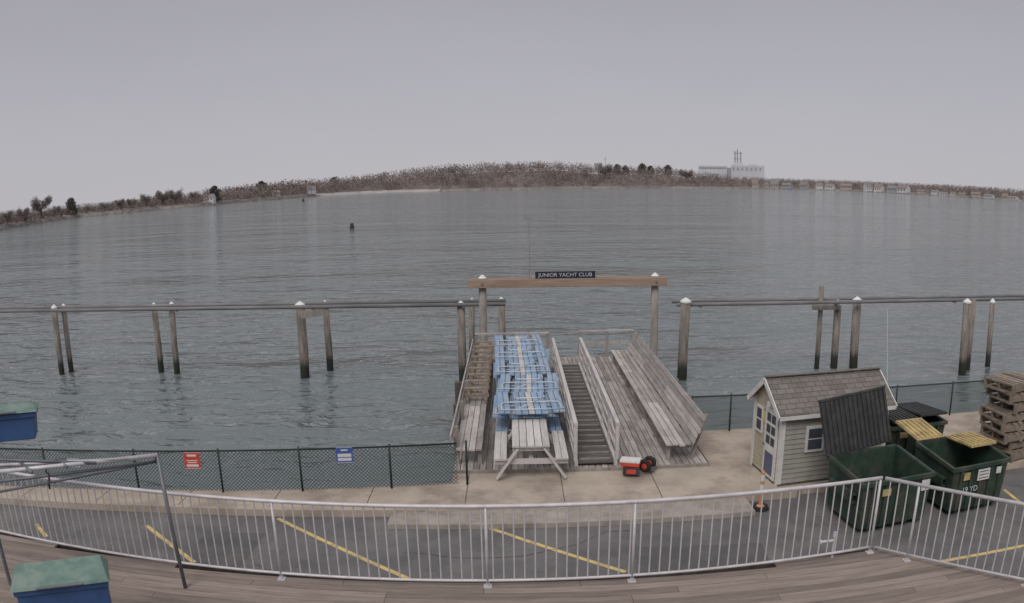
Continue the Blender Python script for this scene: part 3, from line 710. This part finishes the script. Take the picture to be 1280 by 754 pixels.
b=PD(1113,470,18.9); tp=PD(1109,385,18.9)
t=thing('thin_pole','thin white pole rising behind the right end of the shed','pole',(b.x,18.9,0))
MB().tube((0,0,0),(tp.x-b.x,0,tp.z),.012,.008,6).build('shaft','white',t); MB().box((0,0,.05),(.14,.14,.1)).build('foot','steel',t)
p=P(950,636,-.15); t=thing('delineator_post','faded orange and white marker post on a dark base in front of the shed','marker post',(p.x,p.y,-.15))
MB().tube((0,0,0),(0,0,.07),.19,.17,16).build('base','rubber',t); MB().tube((0,0,.07),(0,0,.10),.09,.05,12).build('collar','orange',t)
MB().tube((0,0,.1),(0,0,.8),.045,.04,12).tube((0,0,.8),(0,0,.84),.04,.02,12).build('post','orange',t)
MB().tube((0,0,.42),(0,0,.54),.047,.047,12).build('reflective_band','white',t); MB().tube((0,0,.62),(0,0,.75),.046,.046,12).build('reflective_band','white',t)

def buoy(px,py,label,k):
    p=P(px,py,WATER); t=thing('buoy',label,'buoy',p)
    MB().tube((0,0,-.2),(0,0,.45*k),.45*k,.43*k,14).build('float','black',t); MB().tube((0,0,.45*k),(0,0,.85*k),.36*k,.3*k,12).tube((0,0,.85*k),(0,0,1.0*k),.34*k,.3*k,12).build('marker_top','black',t)
buoy(440,286,'black buoy floating alone in the middle of the harbour',1.05)
buoy(379,252,'tiny dark buoy near the far left shore',1.8)

# ---------------------------------------------------------------- far shore
TB=[(-80,303,268),(0,288,264),(50,279,260),(100,272,255),(150,267,248),(200,262,241),(250,258,236),(300,253,231),(350,249,226),(400,245,223),(450,242,218),(500,240,211),(560,239,204),(600,238,202),(640,237,201),(700,236,200),(740,235.5,205),(780,235.5,206),(830,235,207),(870,235.5,213),(920,236,219),(960,236.5,222),(1000,237,223),(1060,239,225),(1130,242.5,228),(1200,246.5,232),(1280,252,239),(1350,258,245)]
def tb(px):
    for a,b in zip(TB[:-1],TB[1:]):
        if px<=b[0]: t=(px-a[0])/(b[0]-a[0]); return a[1]+(b[1]-a[1])*t,a[2]+(b[2]-a[2])*t
    return TB[-1][1:]
def far(px):
    ys,yt=tb(px); d=ray(px,ys); hl=math.hypot(d.x,d.y); D=1600
    if d.z<-1e-4: D=min(1600,7.8/(-d.z/hl))
    return V((d.x/hl,d.y/hl,0)),D,yt
def depth(D): return max(70,.22*D)
def prof(px):
    u,D,yt=far(px); W=depth(D); zt=zat(px,yt,D+.55*W); th=min(15,max(4,.8*(zt+1.5))); hill=max(.6,zt-th)
    return u,D,W,th,hill
def ground(t,hill):
    k=min(1,max(0,(t-.03)/.5)); k=k*k*(3-2*k); return -.2+min(1,t/.03)*.8+hill*k*.98
pxs=list(range(-80,1351,10)); rows=[0,.03,.1,.2,.32,.45,.6,1.0]
lm=MB(); vs=[]; 
for px in pxs:
    u,D,W,th,hill=prof(px)
    for t in rows:
        z=ground(t,hill) if t else -.2
        p=u*(D+2+t*W); vs.append((p.x,p.y,z+random.uniform(-.3,.3)*(t>.05)))
nr=len(rows); fs_=[]
for i in range(len(pxs)-1):
    for j in range(nr-1): a=i*nr+j; fs_.append((a,a+nr,a+nr+1,a+1))
lm.add(vs,fs_); struct(lm.build('hills','land',smooth=True))
sh=MB(); vs=[]
for px in range(-80,1351,4):
    u,D,W,th,hill=prof(px); j=random.uniform(-1,1)
    for dd,z in ((-1.5,-1.9),(0+j*.5,-.9+random.uniform(-.2,.2)),(2.2,.1+random.uniform(-.2,.5)),(5,.3)): p=u*(D+dd); vs.append((p.x,p.y,z))
n_=len(vs)//4
sh.add(vs,[(i*4+j,i*4+4+j,i*4+5+j,i*4+1+j) for i in range(n_-1) for j in range(3)]); struct(sh.build('shoreline','rocks'))
bs=MB(); vs=[]
for px in range(395,551,5):
    u,D,W,th,hill=prof(px); k=math.sin(math.pi*(px-395)/155)
    for dd,z in ((-14*k-2,-1.6),(-2,-.4),(8,.9+.3*k)): p=u*(D+dd); vs.append((p.x,p.y,z))
n_=len(vs)//3
bs.add(vs,[(i*3+j,i*3+3+j,i*3+4+j,i*3+1+j) for i in range(n_-1) for j in range(2)]); struct(bs.build('beach','sand'))

def brush(mb,p,h,r,n,tri,cz=.62,ch=.42,w0=.12,w1=.35):
    vs=[];fs_=[]
    for k in range(n):
        while True:
            a=V((random.uniform(-1,1),random.uniform(-1,1),random.uniform(-1,1)))
            if a.length<1: break
        c=V((p.x+a.x*r,p.y+a.y*r,p.z+h*(cz+a.z*ch)))
        d1_=V((random.uniform(-1,1)+a.x,random.uniform(-1,1)+a.y,random.uniform(.2,1.6))).normalized()*tri*random.uniform(.7,1.6)
        d2_=V((random.uniform(-1,1),random.uniform(-1,1),random.uniform(-.6,.6))).normalized()*tri*random.uniform(w0,w1)
        i=len(vs); vs+=[c-d1_*.5-d2_*.5,c+d2_*.5-d1_*.4,c+d1_*.5]; fs_.append((i,i+1,i+2))
    mb.add(vs,fs_)
wd=MB(); px=-70
while px<1345:
    u,D,W,th,hill=prof(px)
    sparse = px<255
    for k in range(5):
        t=random.random()*.66+.03; pj=px+random.uniform(-2,2); u2=ray(pj,240); hl=math.hypot(u2.x,u2.y)
        dist=D+t*W; p=V((u2.x/hl*dist,u2.y/hl*dist,ground(t,hill)-.4)); 
        h=th*random.uniform(.5,1.1)*(.82 if sparse else 1)*(.7 if t<.1 else 1)
        if px>930: h=min(15,h*1.25); 
        if px>930 and t<.12: continue
        brush(wd,p,h,h*.40,44 if not sparse else 64,max(.6,h*.13),.48,.52,.3,.8)
    px+=1.6 if not sparse else 2.0
o=wd.build('far_woods','woods'); o['kind']='stuff'; o['label']='brown leafless woods covering the far shore and hill'; 

def baretree(label,seed,dense=1):
    random.seed(seed); t=thing('bare_tree',label,'tree')
    tk=MB()
    tk.tube((0,0,-.3),(0,0,4.5),.3,.2,6)
    tips=[]
    for k in range(12):
        a=random.uniform(0,6.28); z0=random.uniform(1.6,4.4); l=random.uniform(2.2,3.8); p0=V((0,0,z0)); p1=p0+V((math.cos(a)*l*.65,math.sin(a)*l*.65,l*.85)); tk.tube(p0,p1,.13,.07,5)
        for j in range(4):
            b=a+random.uniform(-1,1); l2=random.uniform(1.2,2.4); s0=p0.lerp(p1,random.uniform(.3,1)); p2=s0+V((math.cos(b)*l2*.7,math.sin(b)*l2*.7,l2*.7)); tk.tube(s0,p2,.07,.03,4); tips.append(p2)
    tk.build('trunk','trunk',t)
    cr_=MB()
    for p in tips: brush(cr_,p-V((0,0,1)),2,1.3,int(42*dense),.9,.5,.8,.1,.3)
    cr_.build('crown','twig',t); return t
def evertree(label,seed):
    random.seed(seed); t=thing('evergreen_tree',label,'tree')
    MB().tube((0,0,-.3),(0,0,8.5),.25,.05,6).build('trunk','trunk',t)
    cr_=MB()
    for k in range(26):
        z=1.0+k*.34; f_=(k+1)/27; r=3.3*math.sqrt(max(0,1-f_**2.2))*random.uniform(.6,1.25)+.3
        for j in range(8):
            a=random.uniform(0,6.28); brush(cr_,V((math.cos(a)*r*.65,math.sin(a)*r*.65,z-.5)),1,r*.5,8,1.0,.5,.6,.3,.7)
    cr_.build('crown','evergreen',t); return t
protos=[baretree('bare tree',1),baretree('bare tree',2,.75),baretree('bare tree',3,1.3)]
ev=evertree('evergreen',5)
used={0:0,1:0,2:0,3:0}
TR=[(8,262,1,'bare tree at the far left edge of the shore'),(28,258,0,'second bare tree from the left edge, beside the tall one'),(51,244,2,'tallest bare tree near the left edge of the shore'),(70,256,1,'small bare tree right of the tallest one at left'),
 (88,247,3,'dark evergreen tree on the left shore'),(108,257,0,'low bare tree just right of the left evergreen'),(130,252,1,'bare tree at left, halfway between the evergreen and the taller group'),(150,248,2,'bare tree opening the group of four on the left shore'),
 (164,247,0,'second bare tree of the left group of four'),(182,241,1,'third bare tree of the left group, broad crowned'),(203,237,2,'fourth and tallest bare tree of the left group'),(219,235,0,'slim bare tree right of the left group'),(243,238,1,'bare tree left of the small pale house'),
 (268,232,3,'dark evergreen behind the small pale house at left'),(327,226,3,'small dark evergreen left of the hill slope'),(418,221,3,'dark evergreen at the foot of the wooded hill'),
 (757,203,1,'bare tree on the skyline left of the evergreens'),(772,205,3,'leftmost of the dark evergreens right of the hill'),(782,207,3,'second of the dark evergreens right of the hill'),(803,204,3,'third of the dark evergreens right of the hill'),(813,207,3,'fourth of the dark evergreens right of the hill'),(835,206,3,'rightmost of the dark evergreens right of the hill'),(858,211,2,'bare tree right of the dark evergreens')]
for px,yt,k,lab in TR:
    u,D,W,th,hill=prof(px); t=.1 if px<300 else .3; dist=D+t*W; d_=ray(px,240); hl=math.hypot(d_.x,d_.y); p=V((d_.x/hl*dist,d_.y/hl*dist,ground(t,hill)-.3))
    h=zat(px,yt,dist)-p.z; base=9.3 if k<3 else 10.1; sc_=max(.3,h/base); g_='trees on the far shore'
    src=protos[k] if k<3 else ev; wx=sc_*(1.15 if px<300 else 1.3)
    if k==3 and px>300: 
        t=.55; dist=D+t*W; p=V((d_.x/hl*dist,d_.y/hl*dist,ground(t,hill)-.3)); h=zat(px,yt,dist)-p.z; sc_=max(.5,h/base); wx=sc_*1.3
    if not used[k]: used[k]=1; src.location=p; src.scale=(wx,wx,sc_); src['label']=lab; src['group']=g_
    else: dup(src,p,random.uniform(0,6),lab,g_,(wx,wx,sc_))
random.seed(21)
def house(px,yb,ytop,wpx,m,roof,label,D=None):
    u,D0,W,th,hill=prof(px); dist=(D or D0+10); d_=ray(px,240); hl=math.hypot(d_.x,d_.y)
    zb=zat(px,yb,dist); zt=zat(px,ytop,dist); wd_=wpx*dist/965; h=zt-zb; dp=wd_*.7
    t=thing('house',label,'house',(d_.x/hl*dist,d_.y/hl*dist,zb),-math.atan2(d_.x,d_.y)+random.uniform(-.6,.6))
    we=h*.6
    MB().bx(-wd_/2,wd_/2,-dp/2,dp/2,-2,we).add([(-wd_/2,-dp/2,we),(-wd_/2,dp/2,we),(-wd_/2,0,h*.97),(wd_/2,-dp/2,we),(wd_/2,dp/2,we),(wd_/2,0,h*.97)],[(0,1,2),(3,5,4)]).build('wall',m,t)
    o_=wd_*.03; rf=MB()
    for sg in (-1,1): rf.add([(-wd_/2-o_,0,h),(wd_/2+o_,0,h),(wd_/2+o_,sg*dp*.56,we-.06*h),(-wd_/2-o_,sg*dp*.56,we-.06*h)],[(0,1,2,3)])
    r_=rf.build('roof',roof,t); MB().bx(wd_*.2,wd_*.28,-.4,.4,h*.8,h*1.12).build('chimney','fartan',r_)
    for x in (-.3,0,.3): MB().bx(x*wd_-wd_*.06,x*wd_+wd_*.06,-dp/2-.08,-dp/2-.03,we*.35,we*.75).build('window','farglass',t)
house(262,252,243,13,'farwhite','farroof','small pale house on the left shore among bare trees')
house(389,240,233,10,'farwhite','farroof','little white house at the foot of the wooded hill')
house(345,244,238,9,'fartan','farroof2','small tan house on the left shore below the slope')
house(748,213,204,9,'farwhite','farroof','pale house high on the hill left of the evergreens',1400)
cols=['white','grey','tan']; 
ordn=['first','second','third','fourth','fifth','sixth','seventh','eighth','ninth','tenth','eleventh','twelfth','thirteenth','fourteenth','fifteenth','sixteenth','seventeenth','eighteenth','nineteenth','twentieth','twenty-first','twenty-second','twenty-third','twenty-fourth']
x=944; i=0
while x<1285 and i<24:
    ys,yt=tb(x); wpx=random.uniform(6,15)*(1 if x<1130 else .85); c=random.choice((0,0,1,2)) if x<1130 else random.choice((1,2,2,0)); hp=random.uniform(8,13)*(1 if x<1130 else .65)
    house(x,ys-random.uniform(.5,2.5),ys-hp,wpx,('farwhite','fargrey','fartan')[c],random.choice(('farroof','farroof','farroof2')),'gabled waterfront house with %s walls, %s from the left in the right shore row'%(cols[c],ordn[i]))
    i+=1; x+=wpx*random.uniform(1.05,1.9)
D=1990
def zz(px,py): return zat(px,py,D)
def xx(px):
    d_=ray(px,225); hl=math.hypot(d_.x,d_.y); return d_.x/hl*D,d_.y/hl*D
cx,cy=xx(922); ang_=-math.atan2(cx,cy); kpx=D/965
t=thing('power_plant','pale industrial plant with a tower on the skyline at right','building',(cx,cy,0),ang_)
hz=zz(922,207)
MB().bx(-8*kpx,33*kpx,-20,20,-2,hz).build('main_hall','plant',t)
MB().bx(-48*kpx,-13*kpx,-20,20,-2,zz(890,207.5)).build('low_hall','plant',t)
MB().bx(-13*kpx+.3,-8*kpx-.3,-15,15,-2,hz-6).build('link_block','plantdark',t)
MB().bx(-47*kpx,-14*kpx,-20.8,-20.2,hz-9,hz-5).build('window_band','plantdark',t)
for x_,tp_ in ((-3,189),(0,187),(4,190)): MB().tube((x_*kpx,0,hz-1),(x_*kpx,0,zz(920,tp_)),1.8,1.5,12).build('chimney','plantdark',t)
MB().bx(-6*kpx,7*kpx,-6,6,hz,hz+7).build('upper_block','plant',t); MB().bx(-5*kpx,6*kpx,-2,2,zz(920,192),zz(920,192)+2).build('gantry','plantdark',t); MB().bx(-4.5*kpx,5*kpx,-2,2,zz(920,199),zz(920,199)+2).build('gantry','plantdark',t)
MB().bx(14*kpx,24*kpx,-6,6,hz,hz+4).build('roof_unit','plant',t)
for i in range(7): MB().bx((-6+i*5.5)*kpx,(-4+i*5.5)*kpx,-20.9,-20.2,hz-12,hz-5).build('window','plantdark',t)
cx,cy=xx(757); t=thing('radio_mast','thin mast on the skyline above the hill','mast',(cx,cy,0))
MB().tube((0,0,0),(0,0,zz(757,195)),.6,.3,4).build('shaft','steel',t); MB().beam((-4,0,zz(757,199)),(4,0,zz(757,199)),.6,.6).build('crossarm','steel',t)
